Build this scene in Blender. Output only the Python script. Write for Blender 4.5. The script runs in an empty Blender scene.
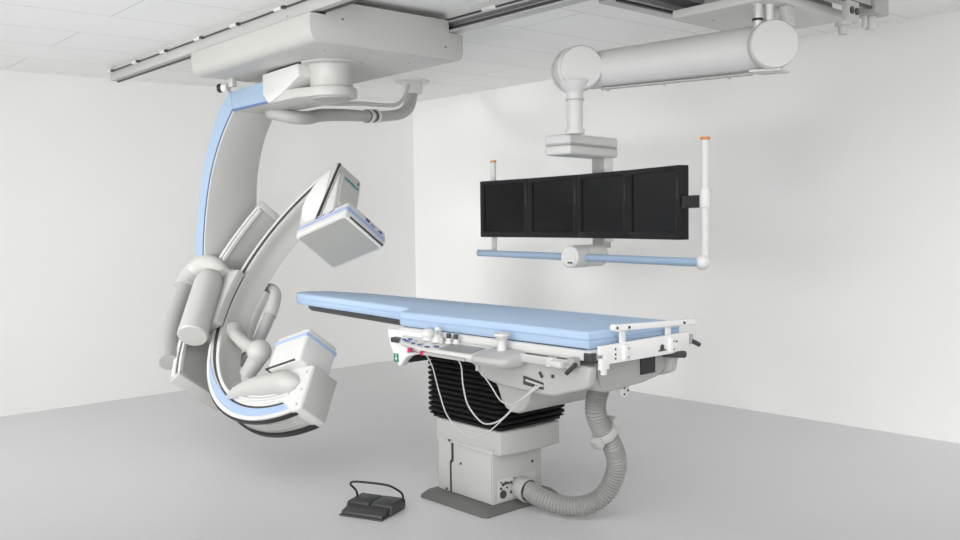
import bpy, bmesh, math, random
from mathutils import Vector, Matrix
random.seed(4)
S = bpy.context.scene
COL = S.collection
PI = math.pi
V3 = Vector

# ------------------------------------------------------------------ materials
def mat(name, rgb, rough=.5, metal=0., spec=.5, coat=0., var=.03, scale=6.):
    m = bpy.data.materials.new(name); m.use_nodes = True
    nt = m.node_tree; b = nt.nodes['Principled BSDF']
    n = nt.nodes.new('ShaderNodeTexNoise'); n.inputs['Scale'].default_value = scale; n.inputs['Detail'].default_value = 4
    tc = nt.nodes.new('ShaderNodeTexCoord'); nt.links.new(tc.outputs['Object'], n.inputs['Vector'])
    mr = nt.nodes.new('ShaderNodeMapRange')
    mr.inputs['To Min'].default_value = max(rough - .06, .02); mr.inputs['To Max'].default_value = min(rough + .06, 1)
    nt.links.new(n.outputs['Fac'], mr.inputs['Value']); nt.links.new(mr.outputs['Result'], b.inputs['Roughness'])
    mx = nt.nodes.new('ShaderNodeMix'); mx.data_type = 'RGBA'
    mx.inputs['A'].default_value = tuple(c * (1 - var) for c in rgb) + (1,)
    mx.inputs['B'].default_value = tuple(min(c * (1 + var), 1) for c in rgb) + (1,)
    nt.links.new(n.outputs['Fac'], mx.inputs['Factor']); nt.links.new(mx.outputs['Result'], b.inputs['Base Color'])
    b.inputs['Metallic'].default_value = metal; b.inputs['Specular IOR Level'].default_value = spec
    b.inputs['Coat Weight'].default_value = coat
    return m

WHITE = mat('white_enamel', (.475, .475, .46), .42)
CREAM = mat('warm_white_enamel', (.515, .515, .492), .40)
PANEL = mat('white_table_plastic', (.66, .66, .645), .38)
GREYM = mat('mid_grey_plastic', (.42, .42, .41), .5)
LGREY = mat('light_grey_plastic', (.42, .42, .405), .5)
BLUE = mat('pale_blue_enamel', (.315, .42, .555), .42)
BLUEL = mat('blue_stripe', (.36, .48, .71), .4)
SEAMB = mat('blue_seam', (.10, .16, .33), .5)
FOAM = mat('blue_upholstery', (.45, .59, .78), .62, spec=.3, scale=20)
DETG = mat('detector_grey', (.36, .36, .345), .5)
BOOMW = mat('boom_white_enamel', (.62, .62, .605), .42)
PANELW = mat('bright_white_enamel', (.86, .86, .85), .35)
FOAMD = mat('blue_piping', (.38, .52, .73), .6)
BLACK = mat('black_plastic', (.010, .010, .011), .45)
BEZEL = mat('black_bezel', (.012, .012, .013), .5, spec=.25)
SCREEN = mat('black_screen_glass', (.008, .008, .009), .22, spec=.28)
RUBBER = mat('black_bellows_rubber', (.006, .006, .006), .6, spec=.3)
DARK = mat('dark_grey_metal', (.05, .05, .05), .45)
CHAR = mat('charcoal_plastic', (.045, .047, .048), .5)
STEEL = mat('brushed_steel', (.74, .74, .73), .34, metal=.55)
ALU = mat('aluminium', (.55, .55, .55), .45, metal=.6)
PLATE = mat('grey_floor_plate', (.12, .12, .112), .55)
HOSE = mat('grey_hose_plastic', (.40, .40, .39), .5)
HOSEC = mat('corrugated_grey_hose', (.31, .31, .30), .42)
CABLE = mat('pale_grey_cable', (.55, .55, .54), .5)
TEAL = mat('teal_lettering', (.01, .36, .34), .5)
NAVY = mat('navy_marks', (.03, .05, .24), .5)
RED = mat('red_tag', (.50, .02, .10), .5)
GREEN = mat('green_sign', (.0, .24, .14), .5)
ORANGE = mat('orange_cap', (.62, .22, .05), .5)
DISPLAY = mat('grey_display', (.27, .27, .26), .35)

def surface(name, base, rough, seams=None, spec=.3, amp=.02, coat=0.):
    m = bpy.data.materials.new(name); m.use_nodes = True
    nt = m.node_tree; b = nt.nodes['Principled BSDF']; L = nt.links
    tc = nt.nodes.new('ShaderNodeTexCoord')
    n = nt.nodes.new('ShaderNodeTexNoise'); n.inputs['Scale'].default_value = 1.3; n.inputs['Detail'].default_value = 6
    L.new(tc.outputs['Object'], n.inputs['Vector'])
    mx = nt.nodes.new('ShaderNodeMix'); mx.data_type = 'RGBA'
    mx.inputs['A'].default_value = tuple(c * (1 - amp) for c in base) + (1,)
    mx.inputs['B'].default_value = tuple(c * (1 + amp) for c in base) + (1,)
    L.new(n.outputs['Fac'], mx.inputs['Factor'])
    out = mx.outputs['Result']
    if seams:
        br = nt.nodes.new('ShaderNodeTexBrick')
        br.inputs['Scale'].default_value = 1; br.inputs['Brick Width'].default_value = seams[0]; br.inputs['Row Height'].default_value = seams[1]
        br.inputs['Mortar Size'].default_value = .006; br.inputs['Mortar Smooth'].default_value = .6; br.offset = .5
        mp = nt.nodes.new('ShaderNodeMapping'); mp.inputs['Location'].default_value = (seams[2], seams[3], 0)
        L.new(tc.outputs['Object'], mp.inputs['Vector']); L.new(mp.outputs['Vector'], br.inputs['Vector'])
        m2 = nt.nodes.new('ShaderNodeMix'); m2.data_type = 'RGBA'
        L.new(br.outputs['Fac'], m2.inputs['Factor']); L.new(out, m2.inputs['A'])
        m2.inputs['B'].default_value = tuple(c * .72 for c in base) + (1,)
        out = m2.outputs['Result']
    L.new(out, b.inputs['Base Color']); b.inputs['Roughness'].default_value = rough
    b.inputs['Specular IOR Level'].default_value = spec; b.inputs['Coat Weight'].default_value = coat
    return m
M_WALL_L = surface('matte_wall_paint', (.92, .92, .908), .85)
M_CEIL = surface('ceiling_panels', (.92, .92, .91), .7, seams=(2.4, .60, .3, .18))
M_FLOOR = surface('grey_floor_coating', (.65, .65, .655), .42, spec=.4, amp=.03)

# ------------------------------------------------------------------ object helpers
def tag(o, label=None, cat=None, group=None, kind=None):
    if label: o['label'] = label
    if cat: o['category'] = cat
    if group: o['group'] = group
    if kind: o['kind'] = kind
    return o
def thing(name, loc, label, cat, group=None, rz=0):
    o = bpy.data.objects.new(name, None); COL.objects.link(o)
    o.location = loc; o.rotation_euler = (0, 0, rz); o.empty_display_size = .1
    return tag(o, label, cat, group)

def frame_of(d):
    d = d.normalized(); a = V3((0, 0, 1)) if abs(d.z) < .9 else V3((1, 0, 0))
    x = d.cross(a).normalized(); return x, d.cross(x).normalized()
def smooth_path(pts, n=8):
    P = [V3(p) for p in pts]; out = []
    for i in range(len(P) - 1):
        p0 = P[i - 1] if i else P[0] * 2 - P[1]; p1, p2 = P[i], P[i + 1]
        p3 = P[i + 2] if i + 2 < len(P) else P[-1] * 2 - P[-2]
        for k in range(n):
            t = k / n
            out.append(.5 * (2 * p1 + (p2 - p0) * t + (2 * p0 - 5 * p1 + 4 * p2 - p3) * t * t + (3 * p1 - p0 - 3 * p2 + p3) * t ** 3))
    out.append(P[-1]); return out

class MB:
    def __init__(s): s.bm = bmesh.new()
    def poly(s, vs, faces):
        v = [s.bm.verts.new(p) for p in vs]
        for f in faces:
            try: s.bm.faces.new([v[i] for i in f])
            except ValueError: pass
        return s
    def hexa(s, p):      # 8 points: bottom ring 0-3, top ring 4-7
        return s.poly(p, [(3, 2, 1, 0), (4, 5, 6, 7), (0, 1, 5, 4), (1, 2, 6, 5), (2, 3, 7, 6), (3, 0, 4, 7)])
    def box(s, x0, x1, y0, y1, z0, z1, T=None):
        p = [(x0, y0, z0), (x1, y0, z0), (x1, y1, z0), (x0, y1, z0), (x0, y0, z1), (x1, y0, z1), (x1, y1, z1), (x0, y1, z1)]
        p = [V3(q) for q in p]
        if T: p = [T(*q) for q in p]
        return s.hexa(p)
    def prism(s, pts, ext):
        n = len(pts); a = [V3(p) for p in pts]; b = [p + V3(ext) for p in a]
        return s.poly(a + b, [tuple(range(n))[::-1], tuple(range(n, 2 * n))] + [(i, (i + 1) % n, n + (i + 1) % n, n + i) for i in range(n)])
    def loft(s, rings, closed=True, caps=True):
        n = len(rings[0]); m = len(rings); vs = [V3(p) for r in rings for p in r]; f = []
        for j in range(m - 1):
            for i in range(n if closed else n - 1):
                k = (i + 1) % n; f.append((j * n + i, j * n + k, (j + 1) * n + k, (j + 1) * n + i))
        if caps: f += [tuple(range(n))[::-1], tuple((m - 1) * n + i for i in range(n))]
        return s.poly(vs, f)
    def lathe(s, p0, d, prof, seg=32):
        p0 = V3(p0); d = V3(d).normalized(); x, y = frame_of(d); R = []
        for t, r in prof:
            r = max(r, 1e-4); R.append([p0 + d * t + x * (r * math.cos(2 * PI * i / seg)) + y * (r * math.sin(2 * PI * i / seg)) for i in range(seg)])
        return s.loft(R)
    def cyl(s, p0, p1, r0, r1=None, seg=32):
        p0, p1 = V3(p0), V3(p1); L = (p1 - p0).length
        return s.lathe(p0, p1 - p0, [(0, r0), (L, r0 if r1 is None else r1)], seg)
    def tube(s, pts, r, seg=16, n=8, sm=True, rad=None):
        P = smooth_path(pts, n) if sm else [V3(p) for p in pts]
        R = []; x = None
        for i, p in enumerate(P):
            d = (P[min(i + 1, len(P) - 1)] - P[max(i - 1, 0)]).normalized()
            if x is None: x = frame_of(d)[0]
            x = (x - d * x.dot(d)).normalized(); y = d.cross(x)
            rr = rad(i / (len(P) - 1), i) if rad else r
            R.append([p + x * (rr * math.cos(2 * PI * k / seg)) + y * (rr * math.sin(2 * PI * k / seg)) for k in range(seg)])
        return s.loft(R)
    def ball(s, c, r, sx=1, sy=1, sz=1, seg=24):
        c = V3(c); R = []
        for j in range(1, 14):
            t = PI * j / 14; R.append([c + V3((r * sx * math.sin(t) * math.cos(2 * PI * i / seg), r * sy * math.sin(t) * math.sin(2 * PI * i / seg), r * sz * math.cos(t))) for i in range(seg)])
        return s.loft(R)
    def build(s, name, m, parent=None, bevel=0, seg=2, angle=32, label=None):
        bm = s.bm; bmesh.ops.recalc_face_normals(bm, faces=bm.faces)
        if bevel:
            es = [e for e in bm.edges if len(e.link_faces) == 2 and e.calc_face_angle(0) > math.radians(40)]
            bmesh.ops.bevel(bm, geom=es, offset=bevel, offset_type='OFFSET', segments=seg, profile=.5, affect='EDGES', clamp_overlap=True)
        off = V3((0, 0, 0)); p = parent
        if p is not None:
            root = p
            while root.parent: root = root.parent
            if not root.get('local'): off = root.location.copy()
        bmesh.ops.translate(bm, verts=bm.verts, vec=-off)
        me = bpy.data.meshes.new(name); bm.to_mesh(me); bm.free()
        for q in me.polygons: q.use_smooth = True
        me.set_sharp_from_angle(angle=math.radians(angle))
        o = bpy.data.objects.new(name, me); COL.objects.link(o); me.materials.append(m)
        if parent is not None: o.parent = parent
        if label: o['label'] = label
        return o

# ------------------------------------------------------------------ room
def struct(name, mb, m): return tag(mb.build(name, m), kind='structure')
def cz(x): return 2.90 + (x - 2.0) * .0160
WL0, WC, WR1 = V3((-3.5, 8.22, 0)), V3((6.47, 8.437, 0)), V3((6.70, -2.0, 0))
def quadwall(a, b, name, m, n, t=.12):
    mb = MB(); n = V3(n)
    p = [a, b, b + n * t, a + n * t]; top = [V3((q.x, q.y, 3.3)) for q in p]
    return struct(name, mb.hexa(p + top), m)
quadwall(WL0, WC + V3((.0, 0, 0)), 'wall_left', M_WALL_L, (0, 1, 0))
quadwall(WC, WR1, 'wall_right', M_WALL_L, (1, 0, 0))
mb = MB(); mb.box(-3.5, 6.9, -2.0, 8.6, -.1, 0); struct('floor', mb, M_FLOOR)
mb = MB()
cp = [(.2, 5.0), (4.9, 1.2), (6.85, .9), (6.85, 8.6), (-1.6, 8.6), (-1.6, 5.4)]
mb.prism([(x, y, cz(x)) for x, y in cp], (0, 0, .1))
struct('ceiling', mb, M_CEIL)

# ------------------------------------------------------------------ ceiling rails for the C-arm carriage
def c_profile(x0, x1, z0, z1, open_left, t=.012):
    if open_left: return [(x0, z0), (x1, z0), (x1, z1), (x0, z1), (x0, z1 - t), (x1 - t, z1 - t), (x1 - t, z0 + t), (x0, z0 + t)]
    return [(x0, z0), (x1, z0), (x1, z0 + t), (x0 + t, z0 + t), (x0 + t, z1 - t), (x1, z1 - t), (x1, z1), (x0, z1)]
RX = 2.77
t = thing('ceiling_rail', (RX, 8.1, 2.83), 'long pale ceiling rail with small clamps along the upper left, ending near the left wall', 'rail')
mb = MB(); mb.prism([(x, 2.6, z) for x, z in c_profile(RX, RX + .065, 2.80, 2.87, False)], (0, 5.14, 0)); mb.build('channel', WHITE, t, .003)
mb = MB(); mb.box(RX + .004, RX + .06, 2.6, 7.74, 2.871, cz(RX) + .004); mb.build('hanger_strip', WHITE, t)
mb = MB(); mb.cyl((RX - .006, 2.6, 2.872), (RX - .006, 7.74, 2.872), .006, seg=10); mb.build('rod', DARK, t)
mb = MB(); mb.box(RX + .05, RX + .07, 2.6, 7.74, 2.793, 2.7995); mb.build('running_strip', DARK, t)
for y in (7.72, 7.17, 6.62, 6.02, 5.48, 4.9, 4.3):
    mb = MB(); mb.box(RX - .024, RX + .012, y - .045, y + .045, 2.862, 2.884); c = mb.build('clamp', PANEL, t, .006)
    mb = MB(); mb.box(RX - .025, RX + .006, y - .075, y - .047, 2.864, 2.882); mb.build('clip', DARK, c, .003)
RR = 3.755
t = thing('ceiling_rail', (RR, 3.0, 2.79), 'open grey channel rail leaving the right top corner of the carriage, overhead centre', 'rail')
mb = MB(); mb.prism([(x, 1.6, z) for x, z in c_profile(RR, RR + .085, 2.80, 2.872, True)], (0, 4.9, 0)); mb.build('channel', ALU, t, .002)
mb = MB(); mb.box(RR - .004, RR + .08, 1.6, 6.5, 2.873, 2.883); mb.build('cover_strip', DARK, t)
mb = MB(); mb.box(RR + .005, RR + .075, 1.6, 6.5, 2.884, cz(RR) + .006); mb.build('hanger_strip', WHITE, t)
mb = MB(); mb.box(RR + .045, RR + .072, 1.6, 6.5, 2.828, 2.845); mb.build('inner_track', DARK, t)
for y in (4.12, 3.2):
    mb = MB(); mb.box(RR - .012, RR + .02, y - .06, y + .06, 2.868, 2.89); mb.build('clamp', PANEL, t, .005)

# ------------------------------------------------------------------ C-arm X-ray unit
CARM = thing('c_arm_unit', (3.25, 5.2, 2.62), 'large white and blue C-arm X-ray unit hung from the ceiling left of the table', 'x-ray machine')
# carriage box with rounded lower long edges
X0, X1, Z0, Z1 = 2.73, 3.87, 2.622, 2.872
prof = [(X0 + .115, Z1), (X0 + .115, 2.784), (X0, 2.784), (X0, Z0 + .09)] + [(X0 + .07 - .07 * math.cos(a), Z0 + .07 - .07 * math.sin(a)) for a in (.3, .7, 1.1, PI / 2)] \
     + [(X1 - .05 + .05 * math.sin(a), Z0 + .05 - .05 * math.cos(a)) for a in (0, .5, 1.05)] + [(X1, Z0 + .07), (X1, 2.796), (X1 - .115, 2.796), (X1 - .115, Z1)]
mb = MB(); mb.prism([(x, 4.5, z) for x, z in prof], (0, 1.58, 0)); carriage = mb.build('carriage', CREAM, CARM, .006)
mb = MB(); mb.box(X0 + .085, X0 + .113, 4.51, 6.0, 2.786, 2.86); mb.build('rail_bearing', BLACK, carriage)
mb = MB(); mb.box(X1 - .113, X1 - .10, 4.51, 6.0, 2.798, 2.87); mb.build('rail_bearing', BLACK, carriage)
for x, z in ((2.95, 2.77), (3.72, 2.70)):
    mb = MB(); mb.cyl((x, 4.503, z), (x, 4.496, z), .006, seg=10); mb.build('screw', DARK, carriage)
for y, z in ((4.62, 2.78), (4.75, 2.80), (5.3, 2.84)):
    mb = MB(); mb.cyl((X0 + .003, y, z), (X0 - .003, y, z), .007, seg=10); mb.build('screw', GREYM, carriage)
for x, y in ((2.95, 4.7), (3.1, 4.95), (3.62, 4.75), (3.55, 5.3), (3.3, 5.6)):
    mb = MB(); mb.cyl((x, y, Z0 + .003), (x, y, Z0 - .003), .007, seg=10); mb.build('screw', GREYM, carriage)
# little roller under the back edge
mb = MB(); mb.cyl((2.972, 6.095, 2.565), (2.992, 6.055, 2.565), .034, seg=24); r_ = mb.build('bumper_roller', PANEL, CARM, .004)
mb = MB(); mb.cyl((2.958, 6.125, 2.565), (2.970, 6.10, 2.565), .032, seg=24); mb.build('rubber_ring', BLACK, r_)
mb = MB(); mb.box(2.985, 3.02, 5.98, 6.05, 2.565, 2.63); mb.build('roller_bracket', CREAM, r_, .003)
# turret
TC = V3((3.235, 5.08, 0))
mb = MB(); mb.lathe((TC.x, TC.y, 2.635), (0, 0, -1), [(0, .20), (.015, .208), (.024, .20), (.03, .155), (.05, .142), (.17, .138), (.19, .142), (.205, .15)], 48); tur = mb.build('turret', CREAM, CARM)
# horizontal arm
pl = [(3.03, 6.08), (3.03, 5.2)] + [(TC.x - .165 * math.cos(a), TC.y - .165 * math.sin(a)) for a in [i * PI / 14 for i in range(15)]] + [(3.385, 5.6), (3.385, 6.08)]
mb = MB(); mb.prism([(x, y, 2.40) for x, y in pl], (0, 0, .065)); arm = mb.build('swivel_arm', CREAM, CARM, .012)
mb = MB(); mb.box(3.034, 3.40, 5.45, 6.06, 2.46, 2.55); mb.build('arm_cover', CREAM, arm, .01)
blk = [(5.60, 2.46), (5.60, 2.60), (5.13, 2.612), (5.12, 2.53), (5.20, 2.50), (5.32, 2.455), (5.46, 2.41), (5.53, 2.40)]
mb = MB(); mb.prism([(3.015, y, z) for y, z in blk], (.20, 0, 0)); mb.build('arm_housing', PANEL, arm, .01)
mb = MB(); mb.prism([(3.03, 5.55, 2.612), (3.03, 5.12, 2.625), (3.03, 5.12, 2.614), (3.03, 5.55, 2.601)], (.12, 0, 0)); mb.build('edge_seam', BLACK, arm)
mb = MB(); mb.prism([(3.024, y, z) for y, z in ((6.08, 2.415), (6.08, 2.538), (5.6, 2.552), (5.6, 2.44), (5.53, 2.415))], (.012, 0, 0)); mb.build('blue_panel', BLUE, arm, .002, label='pale blue side panel of the upper arm')
mb = MB(); mb.lathe((TC.x, TC.y, 2.405), (0, 0, -1), [(0, .13), (.012, .125), (.016, .02)], 40); mb.build('bearing_cap', LGREY, arm)
# curved stand: inner / outer profile (Y, Z) and right-hand X
inner = [(6.06, 2.40), (6.195, 2.278), (6.309, 2.156), (6.419, 2.0), (6.498, 1.838), (6.554, 1.665), (6.59, 1.512), (6.608, 1.38), (6.62, 1.20), (6.61, 1.06)]
outer = [(6.085, 2.545), (6.255, 2.44), (6.391, 2.295), (6.533, 2.081), (6.60, 1.93), (6.675, 1.74), (6.72, 1.58), (6.75, 1.434), (6.76, 1.25), (6.75, 1.02)]
right = [3.375, 3.38, 3.395, 3.415, 3.44, 3.465, 3.49, 3.50, 3.50, 3.47]
def sub(L, n=3):
    P = smooth_path([(0,) + tuple(p) if len(p) == 2 else (p[0], 0, 0) for p in L], n); return P
iS, oS, rS = sub(inner), sub(outer), sub([(r,) for r in right])
rings = [[V3((3.03, a.y, a.z)), V3((3.03, b.y, b.z)), V3((c.x - .05, b.y, b.z)), V3((c.x, a.y + .02, a.z))] for a, b, c in zip(iS, oS, rS)]
mb = MB(); mb.loft(rings); stand = mb.build('stand', CREAM, CARM, .008)
def lerp(a, b, t): return a + (b - a) * t
mb = MB(); mb.loft([[V3((x, lerp(a.y, b.y, f), lerp(a.z, b.z, f))) for x, f in ((3.022, .14), (3.022, 1.0), (3.034, 1.0), (3.034, .14))] for a, b in zip(iS, oS)]); mb.build('blue_panel', BLUE, stand, label='pale blue side panel of the curved stand')
mb = MB(); mb.loft([[V3((x, lerp(a.y, b.y, f), lerp(a.z, b.z, f))) for x, f in ((3.0235, .095), (3.0235, .14), (3.034, .14), (3.034, .095))] for a, b in zip(iS, oS)]); mb.build('seam', SEAMB, stand)
mb = MB(); mb.prism([(3.023, y, z) for y, z in ((6.062, 2.40), (6.062, 2.416), (5.53, 2.418), (5.53, 2.404))], (.01, 0, 0)); mb.build('seam', SEAMB, arm)

# --- tilted frame of the C: u across, v towards its back, n along the beam
CC = V3((3.2249, 5.1365, 1.3199))
UU = V3((.7969, -.0021, -.6041)); VV = V3((-.2262, .9262, -.3016)); NN = V3((.5601, .3770, .7376))
def W(u, v, n): return CC + UU * u + VV * v + NN * n
def PT(u, r, th): return CC + UU * u + (NN * math.cos(th) + VV * math.sin(th)) * r
def sweep(mb, prof, t0, t1, n=64, scale=None):
    R = []
    for i in range(n + 1):
        th = lerp(t0, t1, i / n); R.append([PT(u, r, th) for u, r in (prof if scale is None else scale(i / n))])
    mb.loft(R); return mb
# stand to carrier pivot
mb = MB(); p0 = V3((3.27, 6.68, 1.16)); p1 = W(.10, 1.32, .22); d = p1 - p0
mb.lathe(p0, d, [(0, .15), (d.length, .15)], 40); mb.build('pivot_hub', LGREY, CARM)
# carrier (outer arc)
cu0, cu1 = -.10, .30
mb = MB(); sweep(mb, [(cu0, 1.315), (cu1, 1.315), (cu1, 1.385), (cu0, 1.385)], .86, 2.06, 40); carrier = mb.build('carrier_arc', LGREY, CARM, .006)
mb = MB(); sweep(mb, [(cu0 - .012, 1.352), (cu0 + .05, 1.352), (cu0 + .05, 1.392), (cu0 - .012, 1.392)], .855, 2.065, 40); mb.build('outer_rim', PANEL, carrier, .004)
mb = MB(); sweep(mb, [(cu0 - .004, 1.332), (cu0 + .02, 1.332), (cu0 + .02, 1.350), (cu0 - .004, 1.350)], .88, 2.04, 40); mb.build('groove', CHAR, carrier)
mb = MB(); sweep(mb, [(cu0 - .010, 1.305), (cu0 + .02, 1.305), (cu0 + .02, 1.330), (cu0 - .010, 1.330)], .87, 2.05, 40); mb.build('inner_rim', PANEL, carrier, .004)
for a in (.845, 2.065):
    mb = MB(); sweep(mb, [(cu0 - .014, 1.30), (cu1 + .01, 1.30), (cu1 + .01, 1.395), (cu0 - .014, 1.395)], a - .018, a + .018, 2); mb.build('end_cap', WHITE, carrier, .006)
# holder bridging the carrier and the C
mb = MB(); sweep(mb, [(-.055, 1.17), (.26, 1.17), (.26, 1.31), (-.055, 1.31)], 1.28, 1.74, 16); holder = mb.build('holder', LGREY, CARM, .01)
mb = MB(); sweep(mb, [(-.075, 1.035), (-.012, 1.035), (-.012, 1.215), (-.075, 1.215)], 1.31, 1.76, 14); mb.build('guide_plate', WHITE, holder, .008)
mb = MB(); sweep(mb, [(.184, 1.00), (.235, 1.00), (.235, 1.24), (.184, 1.24)], 1.33, 1.76, 14); mb.build('guide_plate', WHITE, holder, .008)
for th, r in ((1.36, 1.17), (1.70, 1.17), (1.36, 1.08), (1.70, 1.08)):
    mb = MB(); mb.cyl(PT(-.074, r, th), PT(-.080, r, th), .008, seg=10); mb.build('screw', GREYM, holder)
# drive motor capsule
pA, pB = W(-.14, 1.23, .20), W(-.15, 1.11, -.355); d = pB - pA
R_ = .105; mb = MB(); mb.lathe(pA - d.normalized() * .07, d, [(0, .02), (.012, .052), (.04, .086), (.08, .10), (.12, R_), (d.length + .06, R_), (d.length + .07, R_ - .008)], 40)
mot = mb.build('motor_cover', CREAM, CARM)
# elbow cap and grey hose on the near side
cap = [W(-.08, 1.16, .27), W(-.10, 1.30, .385), W(-.12, 1.46, .455), W(-.12, 1.575, .425), W(-.12, 1.61, .33), W(-.12, 1.605, .27)]
mb = MB(); mb.tube(cap, .08, 24, rad=lambda t, i: .05 + .03 * math.sin(min(t * 3.0, PI / 2))); elbow = mb.build('elbow_cap', CREAM, CARM)
hs = [W(-.12, 1.607, .31), W(-.12, 1.58, .10), W(-.12, 1.53, -.11), W(-.12, 1.44, -.315), W(-.12, 1.34, -.49)]
mb = MB(); mb.tube(hs, .066, 24); mb.build('cable_sleeve', HOSE, CARM)
# elbow and sleeve on the far side
e2 = [W(.25, 1.12, .33), W(.26, 1.04, .325), W(.27, .975, .26), W(.27, .945, .15), W(.27, .94, .05)]
mb = MB(); mb.tube(e2, .047, 24); mb.build('elbow_cap', CREAM, CARM)
h2 = [W(.27, .94, .06), W(.268, .95, -.08), W(.27, .99, -.24), W(.24, 1.06, -.36)]
mb = MB(); mb.tube(h2, .042, 20); mb.build('cable_sleeve', HOSE, CARM)
# the C itself
CW = .187; T0, T1 = .285, 3.27
prof = [(0, 1.045), (.022, 1.040), (.055, 1.052), (.12, 1.046), (.155, 1.036), (CW, 1.032), (CW, 1.15), (CW - .02, 1.155), (.02, 1.155), (0, 1.15)]
mb = MB(); sweep(mb, prof, T0, T1, 110); carc = mb.build('c_arm', CREAM, CARM, angle=40)
def gv(t):
    th = lerp(T0, T1, t); h = min(max((th - 1.75) / .6, 0), 1); o_ = lerp(1.118, 1.074, h)
    return [(-.004, lerp(1.084, 1.063, h)), (.012, lerp(1.084, 1.063, h)), (.012, o_), (-.004, o_)]
mb = MB(); sweep(mb, None, T0, T1, 100, gv); mb.build('groove', CHAR, carc)
mb = MB(); sweep(mb, [(-.007, 1.038), (.006, 1.038), (.006, 1.062), (-.007, 1.062)], 1.9, T1, 80); mb.build('inner_rim', PANEL, carc, .003)
def bs(t):
    h = min(1, t * 3.2); return [(-.005, 1.124 - .047 * h), (.004, 1.124 - .047 * h), (.004, 1.126), (-.005, 1.126)]
mb = MB(); sweep(mb, None, 2.02, T1, 60, bs); mb.build('blue_stripe', BLUEL, carc, label='pale blue stripe along the lower side of the C')
mb = MB(); sweep(mb, [(-.008, 1.127), (.006, 1.127), (.006, 1.156), (-.008, 1.156)], T0, T1, 100); mb.build('outer_rim', PANEL, carc, .004)
mb = MB(); sweep(mb, [(.006, 1.157), (.03, 1.157), (.03, 1.169), (.006, 1.169)], T0, T1, 100); mb.build('running_track', BLACK, carc)
mb = MB(); sweep(mb, [(CW - .03, 1.157), (CW + .004, 1.157), (CW + .004, 1.172), (CW - .03, 1.172)], T0, T1, 100); mb.build('running_track', BLACK, carc)
mb = MB(); sweep(mb, [(CW - .004, 1.040), (CW + .004, 1.040), (CW + .004, 1.052), (CW - .004, 1.052)], T0, 2.0, 80); mb.build('edge_line', GREYM, carc)
for i in range(4):
    u = .055 + .022 * i
    mb = MB(); sweep(mb, [(u, 1.150), (u + .007, 1.150), (u + .007, 1.158), (u, 1.158)], 2.98 - .02 * i, 3.17, 8); mb.build('louver', GREYM, carc)
mb = MB(); mb.cyl(PT(-.012, 1.10, T0 + .01), PT(CW + .012, 1.10, T0 + .01), .018, seg=16); mb.build('tip_stop', GREYM, carc)
# lever-shaped cable cover on the inside of the C
lv = [W(.09, 1.04, -.18), W(.09, .93, -.265), W(.09, .80, -.36), W(.09, .66, -.44)]
mb = MB(); mb.tube(lv, .045, 20, rad=lambda t, i: .045 + .03 * max(0, 1 - t * 6)); lev = mb.build('cable_cover', CREAM, CARM)
mb = MB(); mb.ball(W(.09, .60, -.475), .082); mb.build('dome', CREAM, lev)
mb = MB(); mb.cyl(W(.11, .62, -.50), W(.12, .70, -.63), .062, .052, 20); mb.build('socket', LGREY, lev)
# detector lift housing and detector
hp = [(.31, 1.085), (.235, 1.03), (.135, .54), (.13, .445), (.40, .445), (.50, .54), (.55, .72), (.52, .88), (.45, 1.0)]
mb = MB(); mb.prism([W(-.03, v, n) for v, n in hp], UU * .215); lift = mb.build('detector_lift', PANEL, CARM, .014, 3)
mb = MB(); mb.prism([W(-.040, v, n) for v, n in ((.33, 1.02), (.42, .985), (.49, .91), (.53, .80), (.53, .70), (.48, .59), (.38, .49), (.30, .48), (.29, .70))], UU * .03); mb.build('side_cover', PANELW, lift, .012, 3)
def strip(p, q, w, u0, u1):
    a, b = V3((p[0], p[1], 0)), V3((q[0], q[1], 0)); n = (b - a).normalized().cross(V3((0, 0, 1))) * w
    m_ = MB(); m_.prism([W(u0, *(x.x, x.y)) for x in (a + n, b + n, b - n, a - n)], UU * (u1 - u0)); return m_
strip((.242, 1.03), (.288, .46), .009, -.046, -.03).build('lift_rail', CHAR, lift)
strip((.222, .98), (.262, .46), .006, -.040, -.03).build('lift_rail', ALU, lift)
# front cover with lettering; local frame on the slanted face
fa, fb = W(0, .235, 1.03), W(0, .135, .54)
fdown = (fb - fa).normalized(); fn = UU.cross(fdown).normalized()
if fn.dot(VV) > 0: fn = -fn
def FP(u, s, h): return fa + UU * u + fdown * s + fn * h
mb = MB(); mb.prism([FP(u, s, -.002) for u, s in ((-.005, .03), (.178, .03), (.178, .45), (.03, .45), (.005, .43), (-.005, .40))], fn * .012); face = mb.build('front_cover', BOOMW, lift, .006, 2)
cu = bpy.data.curves.new('lettering', 'FONT'); cu.body = 'SIEMENS'; cu.size = .048; cu.extrude = .001; cu.offset = .0012; cu.align_x = 'CENTER'; cu.align_y = 'CENTER'; cu.space_character = 1.1
tmp = bpy.data.objects.new('lettering_source', cu); COL.objects.link(tmp)
dg = bpy.context.evaluated_depsgraph_get(); me = bpy.data.meshes.new_from_object(tmp.evaluated_get(dg)); bpy.data.objects.remove(tmp)
o = bpy.data.objects.new('lettering', me); COL.objects.link(o); me.materials.clear(); me.materials.append(TEAL); o.parent = face
xs = [v.co.x for v in me.vertices]; k_ = .148 / (max(xs) - min(xs)); me.transform(Matrix.Diagonal((k_, k_ * 1.05, 1, 1)))
Mx = Matrix((UU, -fdown, fn)).transposed().to_4x4(); me.transform(Mx); me.transform(Matrix.Translation(FP(.088, .125, .0122) - CARM.location))
o['label'] = 'teal SIEMENS lettering'
mb = MB(); mb.prism([FP(u, s, .009) for u, s in ((.150, .05), (.160, .05), (.160, .085), (.145, .085))], fn * .004); mb.build('badge', CHAR, face)
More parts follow.
